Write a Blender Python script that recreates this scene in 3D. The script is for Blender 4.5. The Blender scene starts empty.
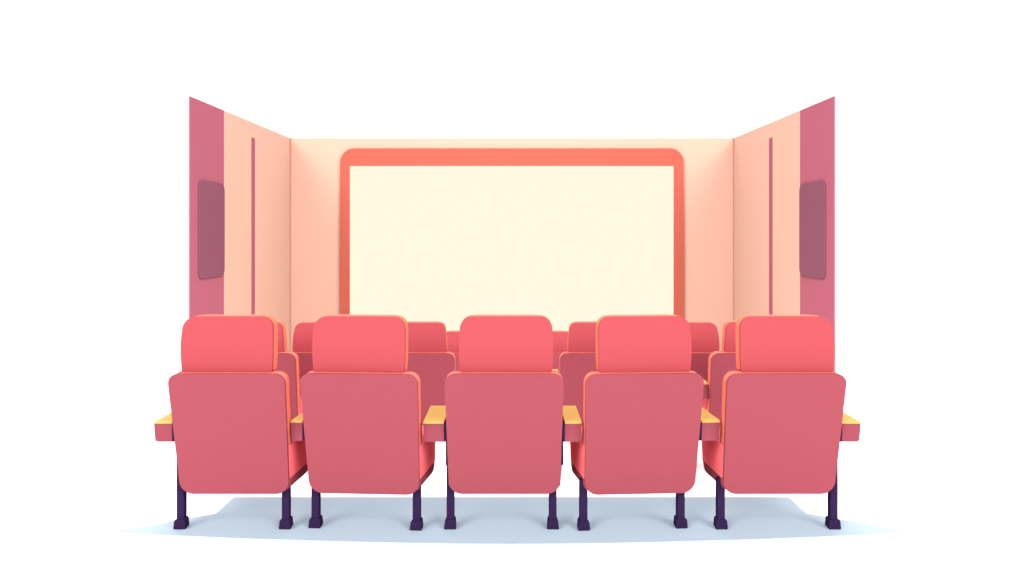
import bpy, bmesh, math

scene = bpy.context.scene
COL = scene.collection
F = 800.0            # focal length in pixels of a 1024 px wide frame
EYE = 1.4            # eye height above the front row's floor
PI = math.pi

# ------------------------------------------------------------------ materials
def lin(c):
    out = []
    for v in c:
        v /= 255.0
        out.append(v / 12.92 if v <= 0.04045 else ((v + 0.055) / 1.055) ** 2.4)
    return out

def matte(name, base, scale=60.0, var=0.012):
    """Matte surface; faint procedural mottling around one colour."""
    m = bpy.data.materials.new(name)
    m.use_nodes = True
    nt = m.node_tree
    nt.nodes.clear()
    out = nt.nodes.new('ShaderNodeOutputMaterial')
    dif = nt.nodes.new('ShaderNodeBsdfDiffuse')
    noise = nt.nodes.new('ShaderNodeTexNoise')
    noise.inputs['Scale'].default_value = scale
    noise.inputs['Detail'].default_value = 2.0
    tc = nt.nodes.new('ShaderNodeTexCoord')
    ramp = nt.nodes.new('ShaderNodeValToRGB')
    base = list(base)
    ramp.color_ramp.elements[0].color = [v * (1 - var) for v in base] + [1]
    ramp.color_ramp.elements[1].color = [min(0.97, v * (1 + var)) for v in base] + [1]
    nt.links.new(tc.outputs['Object'], noise.inputs['Vector'])
    nt.links.new(noise.outputs['Fac'], ramp.inputs['Fac'])
    nt.links.new(ramp.outputs['Color'], dif.inputs['Color'])
    nt.links.new(dif.outputs['BSDF'], out.inputs['Surface'])
    return m

def lit(name, rgb, strength=1.0):
    m = bpy.data.materials.new(name)
    m.use_nodes = True
    nt = m.node_tree
    nt.nodes.clear()
    out = nt.nodes.new('ShaderNodeOutputMaterial')
    em = nt.nodes.new('ShaderNodeEmission')
    em.inputs['Color'].default_value = lin(rgb) + [1]
    em.inputs['Strength'].default_value = strength
    nt.links.new(em.outputs['Emission'], out.inputs['Surface'])
    return m

SKY = 1.7
# (energy, elevation, angular size, heading) of three broad soft suns
SUNS = ((3.2, 33.0, 30.0, -34.0), (3.2, 33.0, 30.0, 34.0), (2.6, 60.0, 40.0, 180.0))

# base colours (linear albedo) of every material
BASE = {
    'white_floor': (0.93, 0.93, 0.93),
    'floor_shadow': (0.2711, 0.3387, 0.3963),  # pale blue standing in for shade on the white floor
    'wall': (0.4684, 0.2846, 0.2179),
    'wall_end': (0.2919, 0.0804, 0.1135),
    'speaker': (0.1635, 0.0578, 0.0853),
    'strip': (0.2687, 0.0739, 0.1030),
    'corner': (0.38, 0.16, 0.13),
    'frame': (0.3466, 0.0757, 0.0533),
    'head': (0.2554, 0.0420, 0.0488),
    'body': (0.1950, 0.0412, 0.0527),
    'band': (0.5938, 0.1268, 0.0749),
    'seat': (0.72, 0.125, 0.14),
    'arm': (0.1731, 0.0375, 0.0511),
    'pad': (0.4031, 0.2427, 0.0744),
    'metal': (0.0187, 0.0095, 0.0341),
    'piping': (0.2, 0.05, 0.1),
}
M = {k: matte(k, v) for k, v in BASE.items()}
M['screen'] = lit('screen_glow', (255, 250, 225))

# ------------------------------------------------------------------ mesh helpers
def finish(name, bm, mat, parent=None, smooth=False):
    bmesh.ops.remove_doubles(bm, verts=bm.verts, dist=1e-6)
    bmesh.ops.recalc_face_normals(bm, faces=bm.faces)
    me = bpy.data.meshes.new(name)
    bm.to_mesh(me)
    bm.free()
    me.materials.append(mat)
    if smooth:
        for p in me.polygons:
            p.use_smooth = True
    o = bpy.data.objects.new(name, me)
    COL.objects.link(o)
    if parent is not None:
        o.parent = parent
    return o

def empty(name, loc):
    o = bpy.data.objects.new(name, None)
    o.empty_display_size = 0.1
    o.location = loc
    COL.objects.link(o)
    return o

def tag(o, label=None, cat=None, group=None, kind=None):
    if label: o['label'] = label
    if cat: o['category'] = cat
    if group: o['group'] = group
    if kind: o['kind'] = kind
    return o

def bevelled_box(bm, x0, x1, y0, y1, z0, z1, bev=0.0):
    b = bmesh.new()
    vs = [b.verts.new((x, y, z)) for z in (z0, z1) for x, y in
          ((x0, y0), (x1, y0), (x1, y1), (x0, y1))]
    for f in ((0, 1, 2, 3), (4, 5, 6, 7), (0, 1, 5, 4), (1, 2, 6, 5), (2, 3, 7, 6), (3, 0, 4, 7)):
        b.faces.new([vs[i] for i in f])
    bmesh.ops.recalc_face_normals(b, faces=b.faces)
    if bev:
        bmesh.ops.bevel(b, geom=list(b.edges), offset=bev, segments=3, profile=0.5, affect='EDGES')
    tmp = bpy.data.meshes.new('t')
    b.to_mesh(tmp); b.free()
    bm.from_mesh(tmp)
    bpy.data.meshes.remove(tmp)

def prism(bm, pts, fn0, fn1):
    """Closed prism: the outline pts mapped through fn0 (one cap) and fn1 (other cap)."""
    a = [bm.verts.new(fn0(*p)) for p in pts]
    b = [bm.verts.new(fn1(*p)) for p in pts]
    n = len(pts)
    bm.faces.new(a)
    bm.faces.new(b[::-1])
    for i in range(n):
        j = (i + 1) % n
        bm.faces.new((a[i], b[i], b[j], a[j]))

def tube(bm, pts, r, closed=False, seg=6):
    from mathutils import Vector
    P = [Vector(p) for p in pts]
    n = len(P)
    rings = []
    for i in range(n):
        if closed:
            d = P[(i + 1) % n] - P[(i - 1) % n]
        else:
            d = P[min(i + 1, n - 1)] - P[max(i - 1, 0)]
        d.normalize()
        ref = Vector((0, 1, 0)) if abs(d.y) < 0.9 else Vector((1, 0, 0))
        u = d.cross(ref).normalized()
        v = d.cross(u).normalized()
        rings.append([bm.verts.new(P[i] + r * (math.cos(2 * PI * k / seg) * u + math.sin(2 * PI * k / seg) * v))
                      for k in range(seg)])
    for i in range(n if closed else n - 1):
        a, b = rings[i], rings[(i + 1) % n]
        for k in range(seg):
            bm.faces.new((a[k], a[(k + 1) % seg], b[(k + 1) % seg], b[k]))
    if not closed:
        bm.faces.new(rings[0][::-1])
        bm.faces.new(rings[-1])

def round_rect(x0, x1, z0, z1, r, seg=8, corners=(1, 1, 1, 1)):
    """Outline, counter-clockwise from lower left; corners = (ll, lr, ur, ul)."""
    pts = []
    spec = ((x0, z0, 1, 1, PI), (x1, z0, -1, 1, 1.5 * PI), (x1, z1, -1, -1, 0), (x0, z1, 1, -1, 0.5 * PI))
    for (cx, cz, sx, sz, a0), on in zip(spec, corners):
        if not on:
            pts.append((cx, cz)); continue
        for k in range(seg + 1):
            a = a0 + 0.5 * PI * k / seg
            pts.append((cx + sx * r + r * math.cos(a), cz + sz * r + r * math.sin(a)))
    return pts

# a padded panel: rows of constant height, half width w(z), depth d(z)
class Panel:
    def __init__(self, z0, z1, half, depth, rb, rt):
        self.rows = []
        zs = []
        n = 10
        for k in range(n + 1):
            zs.append(z0 + rb * (1 - math.cos(0.5 * PI * k / n)))
        m = 12
        for k in range(1, m):
            zs.append(z0 + rb + (z1 - rt - z0 - rb) * k / m)
        for k in range(n + 1):
            zs.append(z1 - rt + rt * math.sin(0.5 * PI * k / n))
        for z in zs:
            w = half((z - z0) / (z1 - z0))
            if z < z0 + rb:
                q = z0 + rb - z
                w -= rb - math.sqrt(max(0, rb * rb - q * q))
            elif z > z1 - rt:
                q = z - (z1 - rt)
                w -= rt - math.sqrt(max(0, rt * rt - q * q))
            self.rows.append((z, w, depth((z - z0) / (z1 - z0))))

    def solid(self, t0, t1, nu=8, shrink=0.0):
        bm = bmesh.new()
        def grid(t):
            return [[bm.verts.new(((w - shrink) * (2.0 * i / nu - 1), d + t, z)) for i in range(nu + 1)]
                    for z, w, d in self.rows]
        A, B = grid(t0), grid(t1)
        for g in (A, B):
            for j in range(len(g) - 1):
                for i in range(nu):
                    bm.faces.new((g[j][i], g[j][i + 1], g[j + 1][i + 1], g[j + 1][i]))
        for j in range(len(A) - 1):
            for i in (0, nu):
                bm.faces.new((A[j][i], A[j + 1][i], B[j + 1][i], B[j][i]))
        for j in (0, len(A) - 1):
            for i in range(nu):
                bm.faces.new((A[j][i], A[j][i + 1], B[j][i + 1], B[j][i]))
        return bm

    def rim(self, t):
        left = [(-w, d + t, z) for z, w, d in self.rows]
        right = [(w, d + t, z) for z, w, d in self.rows]
        return left + right[::-1]

# ------------------------------------------------------------------ cinema chair
YB = 0.18   # distance from the top of the backrest's rear face to the chair's base point

def make_chair(name, x, dtop, floor_z, head_top=1.011, arms=(), legs=(-0.255, 0.235),
               arm_dz=0.0, label='', group='', turn=0.0, head_dx=0.0, head_half=(0.214, 0.0),
               head_rt=0.049, flare=0.0):
    """arms: list of (side, outer_x, inner_x) in local x; legs: centre x in local coordinates;
    turn: degrees the chair is swung towards the middle of the screen (about its backrest)"""
    a = math.radians(turn)
    root = empty(name, (x - YB * math.sin(a), dtop + YB * math.cos(a), floor_z))
    root.rotation_euler = (0, 0, a)
    tag(root, label, 'chair', group)
    zt, zb = 0.752, 0.173
    # backrest: leans back towards the viewer at the top
    back = Panel(zb, zt, lambda s: 0.2575 + 0.0125 * s, lambda s: 0.12 * (1 - s) - YB, 0.062, 0.048)
    b = finish('backrest', back.solid(0.0, 0.022), M['body'], root)
    finish('side_band', back.solid(0.022, 0.078), M['band'], b)
    finish('cushion', back.solid(0.078, 0.102, shrink=0.02), M['seat'], b)
    bm = bmesh.new(); tube(bm, back.rim(0.080), 0.0028, True)
    finish('piping', bm, M['piping'], b)
    # headrest: bulges to the rear, curls forward at the top
    hh = head_top - 0.753
    def hd(s):
        return 0.036 + 0.006 * (1 - s) ** 3 + 0.070 * max(0.0, s - 0.35) ** 2 - YB
    head = Panel(0.753, head_top, lambda s: head_half[0] - head_half[1] * s - 0.006 * abs(2 * s - 0.9) ** 2, hd, 0.009, head_rt)
    h = finish('headrest', head.solid(0.0, 0.020), M['head'], root)
    h.location.x = head_dx
    finish('side_band', head.solid(0.020, 0.078), M['band'], h)
    finish('cushion', head.solid(0.078, 0.096, shrink=0.02), M['seat'], h)
    # seat with a pan below
    hw = 0.2615
    y0, y1, y2 = 0.100 - YB, 0.44 - YB, 0.41 - YB
    pts = [(-hw, 0.245), (hw, 0.245), (hw + .003, 0.40), (hw - .02, 0.418), (-hw + .02, 0.418), (-hw - .003, 0.40)]
    bm = bmesh.new()
    def rear(px, pz):          # the rear end follows the leaning backrest
        return (px, 0.12 * (zt - pz) / (zt - zb) + 0.026 - YB, pz)
    prism(bm, pts, rear, lambda px, pz: (px * (1 + flare / hw), y1 - 0.02 * (0.418 - pz) / 0.2, pz))
    finish('seat', bm, M['seat'], root)
    pts = round_rect(-hw, hw, 0.184, 0.245, 0.036, 10, (1, 1, 0, 0))
    bm = bmesh.new()
    prism(bm, pts, rear, lambda px, pz: (px * (1 + flare / hw), y2 - 0.05 * (0.245 - pz) / 0.06, pz))
    finish('seat_pan', bm, M['body'], root)
    # armrests
    al = 0.34
    armsides = {}
    for side, xo, xi in arms:
        armsides[side] = True
        sgn = -1 if side == 'L' else 1
        a0 = 0.08 - YB
        z0, z1 = 0.426 + arm_dz, 0.519 + arm_dz
        plate = arm_dz == 0.0              # the front row has a bracket plate between body and armrest
        xb = xi + sgn * (0.012 if plate else 0.0)
        bm = bmesh.new()
        lo, hi = min(xo, xb), max(xo, xb)
        pl = round_rect(lo, hi, z0, z1 - 0.010, 0.014, 4, (side == 'L', side == 'R', 0, 0))
        tap = 0.007
        def shape(px, pz, yy):
            if (px - (lo + hi) / 2) * sgn > 0:
                px -= sgn * tap * (z1 - pz) / (z1 - z0)
            return (px, yy, pz)
        prism(bm, pl, lambda px, pz: shape(px, pz, a0), lambda px, pz: shape(px, pz, a0 + al))
        arm = finish('armrest', bm, M['arm'], root)
        bm = bmesh.new()
        bevelled_box(bm, lo, hi, a0, a0 + al, z1 - 0.010, z1, 0.002)
        finish('armrest_pad', bm, M['pad'], arm)
        if not plate:
            continue
        bm = bmesh.new()
        e = sgn * 0.001
        p = [(a0 + .002, z0), (a0 + 0.10, z0), (a0 + 0.10, 0.29), (a0 + 0.16, 0.29), (a0 + 0.16, z0), (a0 + al, z0),
             (a0 + al, z1 - .014), (a0 + .002, z1 - .014)]
        prism(bm, p, lambda py, pz: (xi + e, py, pz), lambda py, pz: (xb, py, pz))
        finish('bracket', bm, M['metal'], arm)
    # legs
    for side, lx in zip('LR', legs):
        if not armsides.get(side):
            lx = max(-0.259, min(0.259, lx))      # bolted to the seat pan
        top = 0.426 + arm_dz if armsides.get(side) else 0.236
        bm = bmesh.new()
        bevelled_box(bm, lx - 0.0178, lx + 0.0178, 0.149 - YB, 0.188 - YB, 0.03, top, 0.004)
        leg = finish('leg', bm, M['metal'], root)
        bm = bmesh.new()
        pts = [(-0.026, 0.0), (0.026, 0.0), (0.0285, 0.006), (0.0255, 0.038), (0.022, 0.044), (-0.022, 0.044), (-0.0255, 0.038), (-0.0285, 0.006)]
        prism(bm, pts, lambda px, pz: (lx + px, 0.141 - YB, pz), lambda px, pz: (lx + px * 0.9, 0.196 - YB, pz))
        finish('foot', bm, M['metal'], leg)
    return root

SHADOW_T = 0.004  # thickness of the painted shadow slab the front chairs stand on
def px2x(px, d):
    return (px - 512) * d / F

D1 = 3.60
DL = D1 + 0.15
NARROW = 0.978
GF = 'cinema chairs of the front row'
front = [   # x, turn, headrest offset, arms (world x at their rear ends), legs (pixel columns), label
    (-1.289, 0, -0.009, [('L', -1.648, -1.552)], (180.1, 285.3),
     'red and rose cinema chair at the left end of the front row'),
    (-0.694, -3.5, -0.007, [('L', -1.026, -0.958)], (314.0, 416.8),
     'red and rose cinema chair second from the left in the front row'),
    (-0.035, 0, 0.008, [('L', -0.409, -0.301), ('R', 0.321, 0.231)], (450.3, 552.8),
     'red cinema chair in the middle of the front row with an armrest on each side'),
    (0.602, 3.5, 0.006, [('R', 0.966, 0.866)], (583.3, 682.0),
     'red and rose cinema chair second from the right in the front row'),
    (1.240, 0, 0.013, [('R', 1.605, 1.506)], (716.6, 834.2),
     'red and rose cinema chair at the right end of the front row'),
]
for x, turn, hdx, arms, lg, label in front:
    ca = math.cos(math.radians(turn)); sa = math.sin(math.radians(turn))
    def local_x(wx_, d):
        return ((wx_ - x) * ca + (d - D1) * sa) / (NARROW if x < -1 else 1.0)
    c = make_chair('cinema_chair', x, D1, SHADOW_T, 1.003,
               [(s_, local_x(o_, D1 + 0.08), local_x(i_, D1 + 0.08)) for s_, o_, i_ in arms],
               [local_x(px2x(p, DL), DL) for p in lg], label=label, group=GF, turn=turn, head_dx=hdx, flare=0.022)
    if x < -1:
        c.scale.x = NARROW      # the leftmost chair is a touch narrower

SLOPE, RAMP0 = 0.154, 4.40
def ramp(d):
    return -SLOPE * max(0.0, d - RAMP0)

def row_chair(x, dtop, head_top, arms, label, group, legs=(-0.235, 0.235), drop=0.0, arm_dz=0.06, head_dx=0.0):
    make_chair('cinema_chair', x, dtop, ramp(dtop + YB - 0.02) - drop, head_top,
               [(s_, o_ - x, i_ - x) for s_, o_, i_ in arms], legs, arm_dz, label, group, 0, head_dx,
               (0.2185, 0.016), 0.034)

G2 = 'cinema chairs of the second row'
row_chair(-1.535, 4.66, 0.925, [('L', -1.895, -1.805)],
          'second row cinema chair peeking out right of the leftmost front chair', G2, (-0.235, 0.12), head_dx=-0.022)
row_chair(-1.205, 5.13, 0.940, [],
          'second row cinema chair showing its headrest left of the second front chair', G2)
row_chair(-0.637, 5.13, 0.940, [],
          'second row cinema chair between the second and the middle front chairs', G2)
row_chair(0.577, 5.13, 0.940, [('L', 0.225, 0.317)],
          'second row cinema chair with a yellow armrest right of the middle front chair', G2, (-0.30, 0.235))
row_chair(1.127, 5.13, 0.940, [],
          'second row cinema chair showing its headrest right of the fourth front chair', G2)
row_chair(1.435, 4.66, 0.925, [('L', 1.082, 1.166)],
          'second row cinema chair peeking out left of the rightmost front chair', G2, (-0.12, 0.235), arm_dz=0.045, head_dx=0.03)
G3 = 'cinema chairs of the third row'
row_chair(-0.385, 6.80, 0.928, [],
          'distant third row cinema chair at the left edge of the middle front headrest', G3)
row_chair(0.305, 6.80, 0.928, [],
          'distant third row cinema chair at the right edge of the middle front headrest', G3)

# ------------------------------------------------------------------ room
DB = 11.0
HW = 222 * DB / F            # half width of the room
DF = HW * F / 322            # depth of the side walls' free ends
DE = HW * F / 288            # where the rose end panel meets the peach wall
ZT = EYE + 93 * DB / F
ZB = ramp(DB)

# floor: level under the front row, falling towards the screen
bm = bmesh.new()
prof = [(-4.0, 0.0), (RAMP0, 0.0), (DB + 0.3, ramp(DB + 0.3)), (DB + 0.3, ramp(DB + 0.3) - 0.2), (RAMP0, -0.2), (-4.0, -0.2)]
prism(bm, prof, lambda y, z: (-9, y, z), lambda y, z: (9, y, z))
tag(finish('floor', bm, M['white_floor']), kind='structure')

# shadow under the front row, painted as a thin pale blue slab
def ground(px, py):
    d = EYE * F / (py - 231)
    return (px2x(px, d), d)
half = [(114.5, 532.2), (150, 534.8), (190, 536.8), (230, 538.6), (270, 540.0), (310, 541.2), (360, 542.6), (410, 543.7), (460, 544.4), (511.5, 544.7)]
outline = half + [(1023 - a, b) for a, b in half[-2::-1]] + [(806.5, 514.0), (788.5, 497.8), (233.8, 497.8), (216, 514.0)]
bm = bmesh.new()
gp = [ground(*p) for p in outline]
prism(bm, gp, lambda x, y: (x, y, 0.0003), lambda x, y: (x, y, SHADOW_T))
tag(finish('floor_shadow', bm, M['floor_shadow']), 'pale blue angular floor shadow painted under the front row of chairs', 'floor_shadow')

# back wall
bm = bmesh.new()
bevelled_box(bm, -HW - 0.012, HW + 0.012, DB, DB + 0.1, ZB - 0.1, ZT)
tag(finish('wall_back', bm, M['wall']), kind='structure')

def side_wall(side):
    s = -1 if side == 'left' else 1
    xi = s * HW
    xo = s * (HW + 0.012)
    zlow = ramp(DF) - 0.8
    bm = bmesh.new()
    prism(bm, [(DE, ramp(DE)), (DB, ramp(DB)), (DB, ZT), (DE, ZT)],
          lambda y, z: (xi, y, z), lambda y, z: (xo, y, z))
    w = tag(finish('wall_' + side, bm, M['wall']), kind='structure')
    bm = bmesh.new()
    prism(bm, [(DF, ramp(DF)), (DE, ramp(DE)), (DE, ZT), (DF, ZT)],
          lambda y, z: (xi, y, z), lambda y, z: (xo, y, z))
    finish('end_panel', bm, M['wall_end'], w)
    # thin upright strip
    yc = HW * F / 259
    bm = bmesh.new()
    prism(bm, [(yc - 0.055, ramp(yc - 0.055)), (yc + 0.055, ramp(yc + 0.055)), (yc + 0.055, EYE + 93 * yc / F), (yc - 0.055, EYE + 93 * yc / F)],
          lambda y, z: (xi, y, z), lambda y, z: (xi - s * 0.006, y, z))
    tag(finish('trim_%d' % (1 if s < 0 else 2), bm, M['strip']), kind='structure')
    # cord down the corner
    bm = bmesh.new()
    bevelled_box(bm, min(xi, xi - s * 0.014), max(xi, xi - s * 0.014), DB - 0.014, DB, ZB, ZT)
    tag(finish('trim_%d' % (3 if s < 0 else 4), bm, M['corner']), kind='structure')
    # wall speaker
    y0, y1 = HW * F / 314.2, HW * F / 288.4
    pts = round_rect(y0, y1, 0.925, 1.900, 0.085, 8)
    ctr = ((y0 + y1) / 2, 1.4125)
    bm = bmesh.new()
    a = [bm.verts.new((xi, p[0], p[1])) for p in pts]
    b = [bm.verts.new((xi - s * 0.010, p[0], p[1])) for p in pts]
    c = [bm.verts.new((xi - s * 0.014, ctr[0] + (p[0] - ctr[0]) * 0.985, ctr[1] + (p[1] - ctr[1]) * 0.99)) for p in pts]
    n = len(pts)
    for i in range(n):
        j = (i + 1) % n
        bm.faces.new((a[i], a[j], b[j], b[i]))
        bm.faces.new((b[i], b[j], c[j], c[i]))
    bm.faces.new(a); bm.faces.new(c)
    tag(finish('wall_speaker', bm, M['speaker']),
        'dull plum wall speaker with rounded corners on the %s wall' % side, 'speaker', 'wall speakers')

side_wall('left')
side_wall('right')

# cinema screen with a coral frame, rounded at the top
yf = DB - 0.05
def wx(px): return (px - 512) * yf / F
def wz(py): return EYE - (py - 231) * yf / F
scr = empty('cinema_screen', ((wx(340.3) + wx(683.7)) / 2, DB, wz(352)))
tag(scr, 'large glowing cream cinema screen in a coral frame on the back wall', 'screen')
ox, oy, oz = scr.location
bm = bmesh.new()
r = 14 * yf / F
out = round_rect(wx(340.3), wx(683.7), wz(352), wz(148.3), r, 10)
inn = round_rect(wx(349.8), wx(673.6), wz(342), wz(166), 0.002, 10)
loops = []
for y in (yf, DB):
    loops.append([[bm.verts.new((p[0] - ox, y - oy, p[1] - oz)) for p in L] for L in (out, inn)])
n = len(out)
for i in range(n):
    j = (i + 1) % n
    for k in (0, 1):
        bm.faces.new((loops[k][0][i], loops[k][0][j], loops[k][1][j], loops[k][1][i]))
        bm.faces.new((loops[0][k][i], loops[0][k][j], loops[1][k][j], loops[1][k][i]))
finish('frame', bm, M['frame'], scr)
bm = bmesh.new()
bevelled_box(bm, wx(349.0) - ox, wx(674.4) - ox, DB - 0.047 - oy, DB - 0.02 - oy, wz(343) - oz, wz(165) - oz)
finish('screen_surface', bm, M['screen'], scr)

# ------------------------------------------------------------------ light: an even white sky
w = bpy.data.worlds.new('World')
scene.world = w
w.use_nodes = True
nt = w.node_tree
bg = nt.nodes['Background']
bg.inputs['Color'].default_value = (1, 1, 1, 1)
bg.inputs['Strength'].default_value = SKY
# broad soft suns: a pair behind the viewer, a weaker one high beyond the screen
for energy, elev, size, heading in SUNS:
    sl = bpy.data.lights.new('Sun', 'SUN')
    sl.energy = energy
    sl.angle = math.radians(size)
    so = bpy.data.objects.new('Sun', sl)
    so.location = (heading * 0.1 if heading < 90 else 0, -6 if heading < 90 else 16, 8)
    so.rotation_euler = (math.radians(90 - elev), 0, math.radians(heading))
    COL.objects.link(so)

# ------------------------------------------------------------------ camera
cam = bpy.data.cameras.new('Camera')
cam.sensor_width = 36.0
cam.lens = 36.0 * F / 1024.0
cam.shift_y = -57.0 / 1024.0
cam.clip_end = 200
co = bpy.data.objects.new('Camera', cam)
co.location = (0, 0, EYE)
co.rotation_euler = (PI / 2, 0, 0)
COL.objects.link(co)
scene.camera = co

vs = scene.view_settings
vs.view_transform = 'Standard'
vs.look = 'None'
vs.exposure = 0.0
vs.gamma = 1.0
vs.use_curve_mapping = False
scene.cycles.max_bounces = 8
